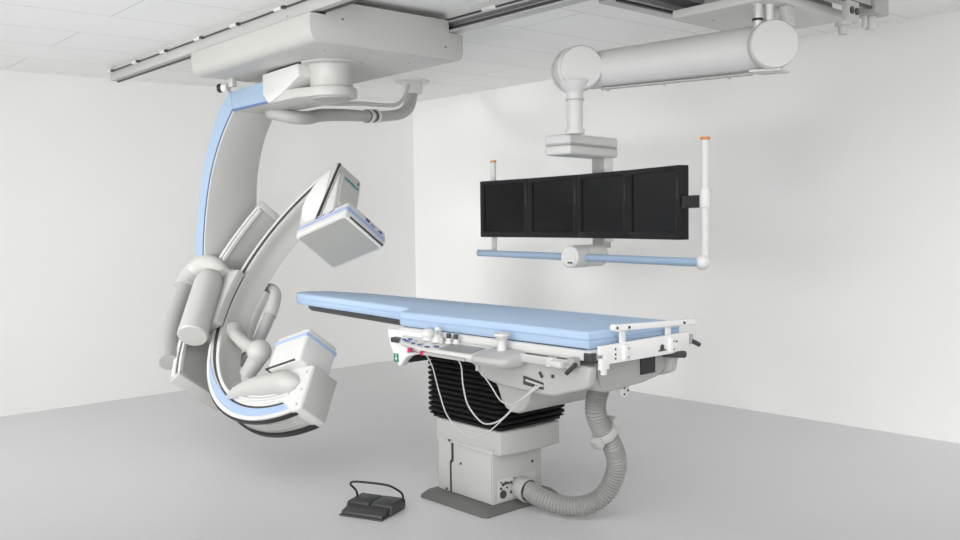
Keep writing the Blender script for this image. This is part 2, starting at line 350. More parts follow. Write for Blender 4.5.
# detector
du0, du1, dv0, dv1, dn = -.092, .298, -.117, .385, .3165
def slab(n0, n1, g0, g1=None, rad=.02):
    g1 = g0 if g1 is None else g1
    def ring(n, g):
        P = []
        for cx, cy, a0 in ((du0 - g + rad, dv0 - g + rad, PI), (du1 + g - rad, dv0 - g + rad, 1.5 * PI), (du1 + g - rad, dv1 + g - rad, 0), (du0 - g + rad, dv1 + g - rad, .5 * PI)):
            for k in range(4): a = a0 + k * PI / 6; P.append(W(cx + rad * math.cos(a), cy + rad * math.sin(a), n))
        return P
    m_ = MB(); m_.loft([ring(n0, g0), ring(n1, g1)]); return m_
det = slab(dn, dn + .055, -.002, .004).build('detector', PANEL, CARM, .004)
slab(dn - .003, dn + .002, -.018).build('detector_plate', DETG, det, label='grey square underside of the detector')
slab(dn + .055, dn + .084, .004, .002).build('blue_stripe', BLUEL, det, label='pale blue band around the detector')
slab(dn + .084, dn + .132, .002, -.008).build('top_cover', PANEL, det, .006)
mb = MB(); mb.box(-.045, .285, dv0 - .0075, dv0 + .002, .293 + .035, .301 + .035, W); mb.build('slot', BLACK, det)
def markv(u0, u1, n0, n1, sk=0): 
    m_ = MB(); f = lambda n: dv0 - .004 + max(0, (n - dn - .084)) * .2
    m_.prism([W(u, f(n), n) for u, n in ((u0, n0), (u1, n0), (u1 + sk, n1), (u0 + sk, n1))], VV * .004); return m_
for a in ((.085, .125, .412, .424), (.085, .125, .428, .438), (.14, .178, .410, .420), (.215, .250, .408, .420), (.235, .25, .42, .432)):
    markv(*a).build('control_mark', NAVY, det)
def marku(v0, v1, n0, n1, sk=0):
    m_ = MB(); f = lambda n: du0 - .004 + max(0, (n - dn - .084)) * .2
    m_.prism([W(f(n), v, n) for v, n in ((v0, n0), (v1, n0), (v1 + sk, n1), (v0 + sk, n1))], UU * .004); return m_
for a in ((.15, .21, .412, .420), (.20, .215, .42, .434), (.12, .145, .418, .426), (.03, .07, .41, .418), (.03, .04, .418, .436)):
    marku(*a).build('control_mark', NAVY, det)
# X-ray tube housing at the lower end
bp = [(-.2, -.855), (-.2, -1.155)] + [(1.165 * math.sin(t_), 1.165 * math.cos(t_)) for t_ in (3.27, 3.2, 3.1)] + [(.05, -1.06), (.30, -1.0), (.52, -.905), (.63, -.85), (.45, -.815), (.28, -.80)]
bp = [(-.2, -.852), (-.2, -1.155), (-.12, -1.158), (.0, -1.06), (.20, -1.035), (.40, -.97), (.55, -.895), (.64, -.842), (.52, -.815), (.30, -.80)]
mb = MB(); mb.prism([W(-.018, v, n) for v, n in bp], UU * .212); tube = mb.build('tube_housing', PANEL, CARM, .016, 3)
mb = MB(); mb.prism([W(u, -.2, n) for u, n in ((-.006, -.865), (.182, -.865), (.182, -1.145), (-.006, -1.145))], VV * -.012); mb.build('end_cover', WHITE, tube, .006)
for v, n in ((-.165, -.90), (-.165, -1.02), (-.165, -1.12)):
    mb = MB(); mb.cyl(W(-.016, v, n), W(-.022, v, n), .007, seg=10); mb.build('screw', GREYM, tube)
bl = [(-.13, -.965), (.05, -.935), (.25, -.90), (.44, -.885), (.60, -.90)]
R = []
for i in range(25):
    t_ = i / 24; a = smooth_path([(0,) + p for p in bl], 6)[i]
    h = max(.004, min(1, math.sqrt(t_ / .14)) * (max(0, 1 - t_ ** 2.2)) ** .6)
    R.append([W(-.02 - .085 * h * math.cos(k), a.y, a.z + .078 * h * math.sin(k)) for k in [PI * (j / 12) - PI / 2 for j in range(13)]] + [W(.0, a.y, a.z)])
mb = MB(); mb.loft(R); mb.build('bulge_cover', CREAM, tube, angle=60)
for rr in (1.0, 1.022):
    mb = MB(); sweep(mb, [(-.03, rr), (.0, rr), (.0, rr + .014), (-.03, rr + .014)], 2.55, 3.2, 30); mb.build('cover_rim', PANEL, tube, .004)
col_ = [(-.085, -.135), (.17, -.135), (.17, .16), (-.085, .16)]
mb = MB(); mb.prism([W(u, v, -.845) for u, v in col_], NN * .24); coll = mb.build('collimator', PANEL, CARM, .022, 3)
mb = MB(); mb.prism([W(u, v, -.668) for u, v in ((-.087, -.137), (.172, -.137), (.172, .162), (-.087, .162))], NN * .024); mb.build('blue_stripe', BLUEL, coll, .004, label='pale blue stripe around the collimator box')
mb = MB(); mb.prism([W(u, v, -.607) for u, v in ((-.06, -.11), (.15, -.11), (.15, .135), (-.06, .135))], NN * .006); mb.build('collimator_window', GREYM, coll, .004)
mb = MB(); mb.prism([W(u, v, -.838) for u, v in ((-.088, -.10), (.173, -.10), (.173, .17), (-.088, .17))], NN * .008); mb.build('shadow_line', CHAR, coll)  # thin dark box painting in the shadow line below the collimator

# ------------------------------------------------------------------ ceiling cable hose
t = thing('cable_conduit', (5.42, 7.07, 2.95), 'grey bent cable conduit dropping from a round ceiling flange behind the C-arm turret', 'conduit')
hp_ = [(5.407, 7.075, 2.86), (5.38, 7.05, 2.78), (5.30, 6.99, 2.68), (5.137, 6.897, 2.605), (4.852, 6.743, 2.551), (4.506, 6.511, 2.505), (4.023, 6.132, 2.447), (3.643, 5.862, 2.394), (3.45, 5.745, 2.352), (3.325, 5.76, 2.352), (3.26, 5.86, 2.38), (3.26, 5.93, 2.395)]
mb = MB(); mb.tube(hp_, .05, 20, rad=lambda t, i: .066 - .018 * min(1, t * 3)); hz = mb.build('hose', HOSE, t)
zc_ = cz(5.42)
mb = MB(); mb.lathe((5.42, 7.07, zc_), (0, 0, -1), [(0, .17), (.012, .17), (.014, .10), (.12, .095), (.125, .08)], 32); mb.build('ceiling_flange', PANEL, t)
mb = MB(); mb.tube([(5.30, 6.98, 2.90), (5.22, 6.93, 2.78), (5.05, 6.82, 2.68), (4.75, 6.63, 2.63), (4.3, 6.30, 2.575), (3.95, 6.02, 2.52), (3.6, 5.75, 2.47), (3.42, 5.62, 2.46)], .018, 14); mb.build('thin_hose', CREAM, t)
for f in (.0, .35):
    a = V3((4.506, 6.511, 2.505)); d = (V3((4.852, 6.743, 2.551)) - a).normalized(); a = a + d * f * .45
    mb = MB(); mb.cyl(a - d * .03, a + d * .03, .062, seg=24); cl = mb.build('clamp', PANEL, t, .006)
    mb = MB(); mb.cyl(a - d * .045, a - d * .032, .055, seg=24); mb.build('band', CHAR, cl)

# ------------------------------------------------------------------ cross rails and monitor suspension
t = thing('ceiling_rail', (4.0, 3.3, 2.8), 'short dark cross rail running into the overhead monitor carriage from the left', 'rail')
mb = MB(); mb.prism([(3.93, y, z) for y, z in ((3.26, 2.80), (3.40, 2.80), (3.40, 2.90), (3.26, 2.90), (3.26, 2.888), (3.388, 2.888), (3.388, 2.812), (3.26, 2.812))], (1.75, 0, 0)); ch = mb.build('channel', ALU, t, .002)
mb = MB(); mb.box(3.93, 5.68, 3.25, 3.275, 2.786, 2.799); mb.build('running_strip', BLACK, ch)
mb = MB(); mb.box(3.93, 5.68, 3.28, 3.39, 2.902, cz(3.93) + .002); mb.build('hanger_strip', WHITE, t)
t = thing('ceiling_rail', (4.9, 2.5, 2.79), 'grey cross rail with a square end block at the top right, near the right wall', 'rail')
mb = MB(); mb.box(4.45, 5.24, 2.46, 2.56, 2.80, 2.90); mb.build('channel', ALU, t, .003)
mb = MB(); mb.box(4.45, 5.24, 2.455, 2.475, 2.788, 2.80); mb.build('running_strip', DARK, t)
mb = MB(); mb.box(4.45, 5.6, 2.48, 2.56, 2.90, cz(4.45) + .004); mb.build('hanger_strip', LGREY, t)
mb = MB(); mb.box(5.245, 5.42, 2.44, 2.58, 2.765, 2.90); mb.build('end_block', LGREY, t, .006)
mb = MB(); mb.cyl((5.36, 2.52, 2.765), (5.36, 2.52, 2.69), .03, seg=20); mb.cyl((5.30, 2.53, 2.765), (5.30, 2.53, 2.70), .016, seg=16); mb.build('end_post', PANEL, t)
mb = MB(); mb.box(4.92, 5.05, 2.44, 2.48, 2.675, 2.79); br_ = mb.build('roller_bracket', CREAM, t, .006)
for x in (4.955, 5.015):
    mb = MB(); mb.cyl((x, 2.439, 2.735), (x, 2.432, 2.735), .020, seg=20); mb.build('roller', DARK, br_)
mb = MB(); mb.lathe((4.94, 2.48, 2.675), (0, 0, -1), [(0, .045), (.02, .045), (.03, .028), (.07, .022)], 20); mb.build('foot', CREAM, br_)
BOOM = thing('monitor_boom', (4.517, 2.688, 2.75), 'white ceiling boom with a fat horizontal tube, carrying the row of four monitors', 'monitor mount')
mb = MB(); mb.prism([(x, y, 2.745) for x, y in ((4.39, 2.60), (5.25, 2.60), (5.25, 3.24), (4.39, 3.24))], (0, 0, .052)); plt = mb.build('carriage_plate', BOOMW, BOOM, .012)
mb = MB(); mb.box(4.5, 5.15, 2.65, 3.1, 2.797, 2.845); mb.build('trolley', LGREY, plt, .008)
for x, y in ((4.6, 3.1), (5.2, 3.1), (4.6, 2.68)):
    mb = MB(); mb.cyl((x, y, 2.748), (x, y, 2.741), .007, seg=10); mb.build('screw', GREYM, plt)
DL, DR = V3((4.155, 3.745, 2.505)), V3((4.517, 2.688, 2.518))
mb = MB(); mb.cyl((4.455, 2.72, 2.75), (4.455, 2.72, 2.60), .026, seg=28); mb.build('pivot_pin', STEEL, BOOM)
mb = MB(); mb.lathe((4.455, 2.72, 2.668), (0, 0, -1), [(0, .030), (.012, .030)], 28); mb.build('pivot_ring', BLACK, BOOM)
mb = MB(); mb.cyl((4.51, 2.685, 2.75), (4.51, 2.685, 2.60), .026, seg=28); mb.build('pivot_pin', STEEL, BOOM)
ax = V3((-.66, -.75, 0)).normalized(); sd = V3((.75, -.66, 0)).normalized()
tl, tr = DL - ax * .10 + sd * .06, DR - ax * .02
d = tr - tl
mb = MB(); mb.lathe(tl, d, [(0, .09), (.02, .112), (d.length, .126)], 48); tb = mb.build('boom_tube', BOOMW, BOOM)
mb = MB()
mb.prism([tl + d * .08 + V3((0, 0, -.116)), tl + d * .92 + V3((0, 0, -.134)), tl + d * .92 + V3((0, 0, -.142)), tl + d * .08 + V3((0, 0, -.126))], ax * .05); mb.build('bottom_strip', LGREY, tb)
for f in (.12, .45, .8):
    mb = MB(); q = tl + d * f + V3((0, 0, -.125 - .016 * f)) + ax * .025; mb.cyl(q, q + V3((0, 0, -.012)), .008, seg=10); mb.build('screw', GREYM, tb)
mb = MB(); mb.lathe(DR + ax * .10, -ax, [(0, .124), (.010, .131), (.016, .132), (.22, .132)], 48); dr_ = mb.build('drum', BOOMW, BOOM)
mb = MB(); mb.lathe(DR + ax * .066, -ax, [(0, .134), (.008, .134)], 48); mb.build('seam_ring', GREYM, dr_)
q = DR + V3((0, 0, -.140)); mb = MB(); mb.prism([q - sd * .12 + ax * .03, q + sd * .03 + ax * .09, q + sd * .12 - ax * .02, q - ax * .08], (0, 0, .014)); mb.build('bottom_bracket', BOOMW, dr_, .003)
mb = MB(); mb.box(4.58, 4.68, 2.62, 2.67, 2.64, 2.745); mb.build('cable_duct', BOOMW, BOOM, .01)
mb = MB(); mb.lathe((4.63, 2.645, 2.64), (0, 0, -1), [(0, .022), (.12, .017)], 16); mb.build('cable_gland', PANEL, BOOM)
# left joint: disc facing the room, knuckle behind it narrowing to the column
a2 = V3((-.36, -.93, 0)).normalized(); DLb = DL - V3((.02, -.02, .01))
mb = MB(); mb.lathe(DL + ax * .075, -ax, [(0, .122), (.01, .130), (.016, .131), (.13, .131)], 48); dl_ = mb.build('drum', BOOMW, BOOM)
mb = MB(); mb.lathe(DL + ax * .045 - sd * .01, -(ax * .6 - a2 * -.4).normalized(), [(0, .125), (.012, .134), (.07, .138), (.17, .136), (.19, .12)], 48); kn = mb.build('knuckle', BOOMW, BOOM)
mb = MB(); mb.lathe(DL + ax * -.045 - sd * .03, -(ax * .6 + a2 * .4).normalized(), [(0, .140), (.008, .140)], 48); mb.build('seam_ring', GREYM, kn)
CX, CY = 4.118, 3.757
mb = MB(); mb.lathe((CX, CY, 2.425), (0, 0, -1), [(0, .10), (.035, .085), (.06, .058), (.07, .052), (.115, .052), (.117, .048), (.285, .047), (.287, .058), (.315, .058)], 36); mb.build('column', BOOMW, BOOM)
mb = MB(); mb.lathe((CX, CY, 2.318), (0, 0, -1), [(0, .0565), (.006, .0565)], 36); mb.build('column_ring', GREYM, BOOM)
# bank frame: along bd, normal (back) dn_
bd = V3((.171, .985, 0)).normalized(); bn = V3((.985, -.171, 0)).normalized()
BO = V3((4.379, 3.886, 0))     # point of the screen plane beside the mid post
def Q(a, b, z): return BO + bd * a + bn * b + V3((0, 0, z))
def qbox(a0, a1, b0, b1, z0, z1): m_ = MB(); m_.box(a0, a1, b0, b1, z0, z1, Q); return m_
h0, h1 = Q(.0, -.245, 0), Q(.165, .285, 0); hd_ = (h1 - h0).normalized(); hw = V3((-hd_.y, hd_.x, 0))
def hbox(e, z0, z1):
    q = [h0 - hd_ * e - hw * (.10 + e), h1 + hd_ * e - hw * (.10 + e), h1 + hd_ * e + hw * (.10 + e), h0 - hd_ * e + hw * (.10 + e)]
    m_ = MB(); m_.hexa([p + V3((0, 0, z)) for z in (z0, z1) for p in q]); return m_
hb = hbox(.0, 1.995, 2.057).build('bracket_box', BOOMW, BOOM, .018, 3)
hbox(.0, 2.061, 2.123).build('bracket_lid', BOOMW, hb, .018, 3)
hbox(-.004, 2.056, 2.062).build('seam', GREYM, hb)
pst = qbox(.10, .21, .20, .27, 1.40, 2.01).build('mid_post', LGREY, BOOM, .004)
qbox(.085, .10, .21, .28, 1.44, 2.005).build('post_cover', PANEL, pst, .003)
ka, kb = Q(.0, -.16, 1.355), Q(.12, .30, 1.355)
mb = MB(); mb.lathe(ka, kb - ka, [(0, .060), (.010, .070), (.09, .072), (.33, .072), (.34, .064)], 36); kk = mb.build('knuckle_cylinder', BOOMW, BOOM)
mb = MB(); mb.lathe(ka + (kb - ka) * .27, kb - ka, [(0, .0735), (.005, .0735)], 36); mb.build('seam_ring', GREYM, kk)
for a in (-.025, 0, .03):
    mb = MB(); mb.cyl(Q(a, -.158, 1.318), Q(a, -.166, 1.318), .006, seg=10); mb.build('screw', CHAR, kk)
BZ = 1.348
be0, be1 = Q(1.255, -.05, BZ), Q(-1.025, -.05, BZ)
mb = MB(); mb.cyl(be0, Q(.04, -.05, BZ), .024, seg=20); mb.build('grab_bar', BLUE, BOOM, label='pale blue grab bar, left half')
mb = MB(); mb.cyl(Q(-.05, -.05, BZ), be1, .024, seg=20); mb.build('grab_bar', BLUE, BOOM, label='pale blue grab bar, right half')
for a, r, z1, pb in ((-1.025, .023, 2.012, -.01), (1.285, .020, 2.035, .105)):
    mb = MB(); mb.cyl(Q(a, pb, BZ - .01), Q(a, pb, z1), r, seg=24); po = mb.build('end_post', BOOMW, BOOM)
    mb = MB(); mb.cyl(Q(a, pb, z1), Q(a, pb, z1 + .016), r + .004, seg=24); mb.build('orange_cap', ORANGE, po, .003, label='orange end cap')
    mb = MB(); mb.ball(Q(a, -.03, BZ), .042 if a < 0 else .028); mb.cyl(Q(a, -.03, BZ), Q(a, pb, BZ), .022, seg=16); mb.build('bar_joint', PANEL, po)
    s_ = 1 if a < 0 else -1
    mb = qbox(min(a + .02 * s_, a + .14 * s_), max(a + .02 * s_, a + .165 * s_), pb - .015, pb + .015, 1.645, 1.715); mb.build('post_arm', BLACK, po, .004)
    mb = MB(); mb.cyl(Q(a, pb, 1.645), Q(a, pb, 1.745), r + .007, seg=24); mb.build('post_collar', PANEL, po, .003)
qbox(-.2, .6, .205, .225, 1.66, 1.73).build('mounting_beam', CHAR, BOOM, .004)

# four monitors
MW = .53
def make_monitor():
    r = thing('monitor', (0, 0, 0), '', 'monitor'); r['local'] = 1
    w, h = MW - .004, .42
    mb = MB(); mb.box(-w / 2, w / 2, .012, .06, 0, h); body = mb.build('housing', BEZEL, r, .006)
    mb = MB(); mb.box(-w / 2 + .05, w / 2 - .05, .06, .095, .05, h - .05); mb.build('rear_cover', BLACK, body, .01)
    mb = MB(); f = .042
    for b in ((-w / 2, w / 2, 0, f), (-w / 2, w / 2, h - f * .7, h), (-w / 2, -w / 2 + f, f, h - f * .7), (w / 2 - f, w / 2, f, h - f * .7)):
        mb.box(b[0], b[1], -.006, .014, b[2], b[3])
    bz = mb.build('bezel', BEZEL, r, .003)
    mb = MB(); mb.box(w / 2 - .022, w / 2 - .016, -.008, -.004, h * .55, h * .80); mb.build('button_strip', DARK, bz)
    mb = MB(); mb.box(-w / 2 + f - .002, w / 2 - f + .002, .004, .0135, f - .002, h - f * .7 + .002); mb.build('screen', SCREEN, r)
    return r
def dup(root, label):
    r = root.copy(); COL.objects.link(r); r['label'] = label
    for ch in list(root.children):
        c = ch.copy(); COL.objects.link(c); c.parent = r
        for g in ch.children: k = g.copy(); COL.objects.link(k); k.parent = c
    return r
MLAB = ['black monitor at the far left end of the boom\'s row of four', 'black monitor second from the left in the row of four',
        'black monitor second from the right in the row of four, under the mid post', 'black monitor at the right end of the row of four, nearest the tall post']
m0 = make_monitor(); bpy.context.view_layer.update()
MX = V3((.748, -.663, 0)).normalized(); MF = V3((.663, .748, 0)).normalized()
pe = V3((4.214, 3.054, 1.468))                     # right end of the gently curved row
for i, th in zip((3, 2, 1, 0), (66, 61, 55, 50)):
    m_ = m0 if i == 0 else dup(m0, MLAB[i])
    m_['label'] = MLAB[i]; m_['group'] = 'monitors in a row'
    dm = MX * math.cos(math.radians(th)) - MF * math.sin(math.radians(th))
    m_.location = pe - dm * (MW / 2); pe = pe - dm * MW
    m_.rotation_euler = (0, 0, math.atan2(dm.y, dm.x))
    if 'local' in m_: del m_['local']

# ------------------------------------------------------------------ patient table
TAB = thing('patient_table', (3.48, 3.82, 0), 'white patient table on a pedestal with black bellows, in the middle of the room', 'table')
pts = [(3.155, 3.575), (3.175, 3.545), (3.72, 3.545), (3.75, 3.575), (3.75, 4.09), (3.73, 4.115), (3.165, 4.115), (3.145, 4.09)]
mb = MB(); c0 = V3((3.46, 3.83, 0))
mb.loft([[V3((x, y, 0)) for x, y in pts], [V3((x, y, .012)) for x, y in pts], [V3((lerp(x, c0.x, .12), lerp(y, c0.y, .12), .045)) for x, y in pts]]); mb.build('base_plate', PLATE, TAB, .004)
mb = MB(); mb.box(3.247, 3.625, 3.584, 4.052, .045, .345); ped = mb.build('pedestal', WHITE, TAB, .006)
mb = MB(); mb.prism([(3.240, y, z) for y, z in ((3.590, .052), (3.590, .318), (3.905, .330), (3.905, .235), (3.925, .215), (3.925, .052))], (.01, 0, 0)); mb.build('access_panel', WHITE, ped, .003)
mb = MB(); mb.prism([(3.2435, y, z) for y, z in ((3.905, .330), (3.905, .235), (3.925, .215), (3.925, .05), (3.943, .05), (3.943, .222), (3.928, .238), (3.928, .331))], (.006, 0, 0)); mb.build('panel_seam', BLACK, ped)
for y, z in ((3.84, .23), (3.97, .06), (3.94, .345)):
    mb = MB(); mb.cyl((3.2405, y, z), (3.236, y, z), .007, seg=12); mb.build('screw', CHAR, ped)
mb = MB(); mb.box(3.285, 3.57, 3.578, 3.588, .058, .178); cp = mb.build('connector_plate', CREAM, ped, .002)
for x, z, r in ((3.315, .095, .022), (3.30, .13, .007), (3.315, .15, .008), (3.335, .155, .009), (3.355, .152, .006), (3.375, .15, .007), (3.375, .098, .008), (3.345, .128, .005), (3.30, .165, .004), (3.40, .17, .004)):
    mb = MB(); mb.cyl((x, 3.579, z), (x, 3.571, z), r, seg=16); mb.build('connector', DARK, cp)
for x, z in ((3.55, .235), (3.56, .168)):
    mb = MB(); mb.cyl((x, 3.585, z), (x, 3.580, z), .008, seg=12); mb.build('screw', CHAR, ped)
up = [(3.252, 4.075), (3.252, 3.53), (3.36, 3.512), (3.48, 3.50), (3.60, 3.502), (3.705, 3.515), (3.705, 4.075)]
mb = MB(); mb.prism([(x, y, .322) for x, y in up], (0, 0, .132)); mb.build('pedestal_collar', WHITE, TAB, .012, 3)
for y in (3.98, 3.58):
    mb = MB(); mb.cyl((3.253, y, .345), (3.248, y, .345), .006, seg=12); mb.build('screw', GREYM, TAB)
# bellows: pleats
bx0, bx1, by0, by1 = 3.235, 3.775, 3.51, 4.155
rings = []; nple = 13; zb0, zb1 = .456, .845
for i in range(nple * 4 + 1):
    ph = i % 4; ins = (.028, .006, 0, .006)[ph]; z = lerp(zb0, zb1, i / (nple * 4))
    if i < 3: ins = .03
    rr_ = .05; P = []
    for cx, cy, a0 in ((bx0 + rr_, by0 + rr_, PI), (bx1 - rr_, by0 + rr_, 1.5 * PI), (bx1 - rr_, by1 - rr_, 0), (bx0 + rr_, by1 - rr_, .5 * PI)):
        for k in range(5): a = a0 + k * PI / 8; P.append(V3((cx + (rr_ - ins) * math.cos(a), cy + (rr_ - ins) * math.sin(a), z)))
    rings.append(P)
mb = MB(); mb.loft(rings); mb.build('bellows', RUBBER, TAB, angle=20)
# table deck and frame
mb = MB(); mb.box(3.160, 3.862, 2.80, 4.30, .925, .974); fr = mb.build('frame', PANEL, TAB, .008)
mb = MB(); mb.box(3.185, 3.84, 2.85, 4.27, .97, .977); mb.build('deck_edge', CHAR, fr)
hd = [(3.20, 4.30), (3.35, 4.36), (3.505, 5.85), (3.58, 6.02), (3.72, 6.02), (3.80, 5.85), (3.855, 4.36), (3.855, 4.30)]
mb = MB(); mb.prism([(x, y, .941) for x, y in hd], (0, 0, .0355)); mb.build('carbon_headboard', CHAR, TAB, .008, label='dark carbon head section of the tabletop')
mb = MB(); mb.box(3.20, 3.84, 2.95, 4.40, .90, .935); mb.build('slide_frame', LGREY, TAB, .01)
# hanging end panels with arch (near and far)
ep = [(4.40, .955), (4.375, .86), (4.30, .742), (4.277, .742), (4.25, .775), (4.21, .805), (4.12, .830), (3.92, .832), (3.88, .86), (3.88, .955)]
for x in (3.15, 3.80):
    mb = MB(); mb.prism([(x, y, z) for y, z in ep], (.055, 0, 0)); mb.build('end_panel', PANELW, TAB, .012, 3)
mb = MB(); mb.prism([(3.206, y, z) for y, z in ((4.38, .95), (4.355, .87), (4.285, .755), (4.265, .76), (4.22, .82), (4.10, .845), (3.95, .85), (3.95, .95))], (.59, 0, 0)); mb.build('underside_cover', BLACK, TAB, .004)
mb = MB(); mb.box(3.146, 3.152, 4.287, 4.330, .765, .815); sg = mb.build('sign_plate', GREEN, TAB, label='small green sign plate with a white symbol')
mb = MB(); mb.prism([(3.1445, y, z) for y, z in ((4.312, .797), (4.300, .797), (4.300, .788), (4.294, .788), (4.306, .773), (4.318, .788), (4.312, .788))], (.004, 0, 0)); mb.build('symbol', PANEL, sg)
mb = MB(); mb.ball((3.1455, 4.306, .806), .005, .3, 1, 1, 10); mb.build('symbol_dot', PANEL, sg)
mb = MB(); mb.box(3.115, 3.155, 4.17, 4.32, .885, .915); mb.build('end_grip', CHAR, TAB, .006)
# side fairing with slot
fa_ = [(3.72, .90), (3.70, .845), (3.63, .818), (3.575, .765), (3.45, .737), (3.278, .731), (3.10, .727), (3.04, .728), (2.96, .755), (2.87, .78), (2.82, .80), (2.80, .90)]
for x in (3.160, 3.80):
    mb = MB(); mb.prism([(x, y, z) for y, z in fa_], (.06, 0, 0)); f_ = mb.build('side_fairing', WHITE, TAB, .016, 3)
    if x < 3.5:
        mb = MB(); mb.prism([(3.1565, y, z) for y, z in ((3.245, .81), (3.245, .765), (3.105, .755), (3.105, .79))], (.01, 0, 0)); sl = mb.build('slot', CHAR, f_)
        mb = MB(); mb.prism([(3.152, y, z) for y, z in ((3.225, .795), (3.225, .785), (3.105, .77), (3.105, .78))], (.01, 0, 0)); mb.build('slot_bar', STEEL, sl)
        for y, z in ((3.125, .835), (3.115, .822), (3.04, .83)):
            mb = MB(); mb.cyl((3.161, y, z), (3.154, y, z), .009, seg=12); mb.build('screw', CHAR, f_)
# under-table trough, hull section XZ
hu = [(3.215, .90), (3.215, .80), (3.27, .765), (3.33, .752), (3.473, .757), (3.62, .765), (3.73, .782), (3.80, .815), (3.845, .87), (3.85, .90)]
mb = MB(); mb.prism([(x, 2.845, z) for x, z in hu], (0, .75, 0)); hull = mb.build('under_trough', LGREY, TAB, .012, 3)
mb = MB(); mb.box(3.585, 3.70, 2.838, 2.852, .808, .892); mb.build('recess', BLACK, hull)
mb = MB(); mb.prism([(x, 2.835, z) for x, z in ((3.24, .905), (3.30, .905), (3.315, .80), (3.30, .77), (3.27, .80))], (0, .012, 0)); mb.build('dark_seam', GREYM, hull)
# cross keel (lift head)
ke = [(3.56, .76), (3.515, .705), (3.488, .645), (3.455, .603), (3.41, .586), (3.36, .588), (3.315, .612), (3.28, .66), (3.262, .715), (3.26, .76)]
mb = MB(); mb.prism([(3.225, y, z) for y, z in ke], (.56, 0, 0)); mb.build('lift_head', WHITE, TAB, .014, 3)
# castor-like guide under the far side
mb = MB(); mb.cyl((3.50, 2.90, .735), (3.50, 2.87, .735), .035, seg=24); gd = mb.build('guide_wheel', PANEL, TAB, .004)
for k in range(3):
    mb = MB(); a = 2 * PI * k / 3; q = V3((3.50 + .018 * math.cos(a), 2.871, .735 + .018 * math.sin(a))); mb.cyl(q, q + V3((0, -.004, 0)), .006, seg=10); mb.build('screw', CHAR, gd)
mb = MB(); mb.box(3.485, 3.515, 2.875, 2.895, .745, .80); mb.build('bracket', PANEL, gd, .003)
# accessory rails, levers
for x0, x1 in ((3.115, 3.128), (3.885, 3.898)):
    mb = MB(); mb.box(x0, x1, 2.885, 3.55, .888, .928); ar = mb.build('accessory_rail', STEEL, TAB, .003, label='brushed steel accessory rail')
    for y in (2.95, 3.25, 3.5):
        mb = MB(); mb.box(min(x0, x1) if x0 > 3.5 else x1, (x0 if x0 > 3.5 else 3.17), y - .02, y + .02, .895, .92) if x0 < 3.5 else mb.box(3.85, x0, y - .02, y + .02, .895, .92); mb.build('spacer', ALU, ar)
mb = MB(); mb.box(3.10, 3.135, 2.985, 3.035, .885, .932); mb.build('rail_clamp', PANEL, TAB, .005)
mb = MB(); mb.cyl((3.085, 2.975, .908), (3.085, 2.905, .908), .018, seg=20); mb.build('rail_knob', PANEL, TAB, .004)
mb = MB(); mb.tube([(3.10, 2.895, .868), (3.10, 2.865, .893), (3.10, 2.835, .918)], .011, 12); mb.build('lock_lever', CHAR, TAB)
mb = MB(); mb.box(3.11, 3.16, 2.86, 2.90, .90, .94); mb.build('lever_block', LGREY, TAB, .004)
# foot end plate and guard rail
mb = MB(); mb.prism([(x, 2.765, z) for x, z in ((3.19, .998), (3.19, .955), (3.225, .955), (3.225, .908), (3.86, .905), (3.89, .93), (3.89, 1.005))], (0, .02, 0)); fp = mb.build('foot_plate', PANELW, TAB, .005)
mb = MB(); mb.prism([(x, 2.762, z) for x, z in ((3.195, .90), (3.195, .885), (3.212, .885), (3.212, .860), (3.236, .860), (3.236, .885), (3.255, .885), (3.255, .94), (3.195, .94))], (0, .022, 0)); mb.build('plate_hook', PANELW, fp, .003)
mb = MB(); mb.prism([(3.30, 2.755, 1.059), (3.30, 2.755, 1.092), (3.935, 2.755, 1.068), (3.935, 2.755, 1.038)], (0, .022, 0)); gr = mb.build('guard_rail', PANELW, TAB, .008, 3)
for x in (3.39, 3.83):
    mb = MB(); mb.cyl((x, 2.756, 1.075 - (x - 3.3) * .035), (x, 2.750, 1.075 - (x - 3.3) * .035), .007, seg=12); mb.build('bolt', CHAR, gr)
mb = MB(); mb.cyl((3.300, 2.752, 1.076), (3.300, 2.784, 1.076), .017, seg=20); ek = mb.build('end_knob', PANELW, gr)
mb = MB(); mb.cyl((3.300, 2.7525, 1.076), (3.300, 2.750, 1.076), .007, seg=20); mb.build('knob_ring', CHAR, ek)
for x in (3.372, 3.730):
    mb = MB(); mb.box(x - .02, x + .02, 2.777, 2.789, .915, 1.075); po = mb.build('guard_post', PANELW, TAB, .003)
    mb = MB(); mb.box(x - .02, x + .02, 2.752, 2.767, .915, .99); pf = mb.build('post_foot', PANELW, po, .003)
    for dz in (.93, .972):
        mb = MB(); mb.cyl((x + .008, 2.754, dz), (x + .008, 2.747, dz), .007, seg=12); mb.build('bolt', GREYM, pf)
mb = MB(); mb.lathe((3.66, 2.7665, .945), (0, -1, 0), [(0, .017), (.003, .017)], 20); mb.build('emblem', CHAR, fp)
mb = MB(); mb.box(3.63, 3.69, 2.762, 2.767, .928, .935); mb.build('emblem_line', CHAR, fp)
for x, z in ((3.30, .93), (3.30, .95), (3.30, .975), (3.78, .965)):
    mb = MB(); mb.cyl((x, 2.767, z), (x, 2.762, z), .005, seg=10); mb.build('screw', CHAR, fp)
mb = MB(); mb.box(3.152, 3.19, 2.785, 2.835, .925, .966); mb.build('corner_bracket', CHAR, TAB, .004)
mb = MB(); mb.box(3.885, 3.94, 2.775, 2.84, .935, .985); cb_ = mb.build('corner_bracket', GREYM, TAB, .004)
mb = MB(); mb.tube([(3.93, 2.775, .95), (3.95, 2.768, .94), (3.975, 2.765, .928)], .012, 10); mb.build('lever', CHAR, cb_)
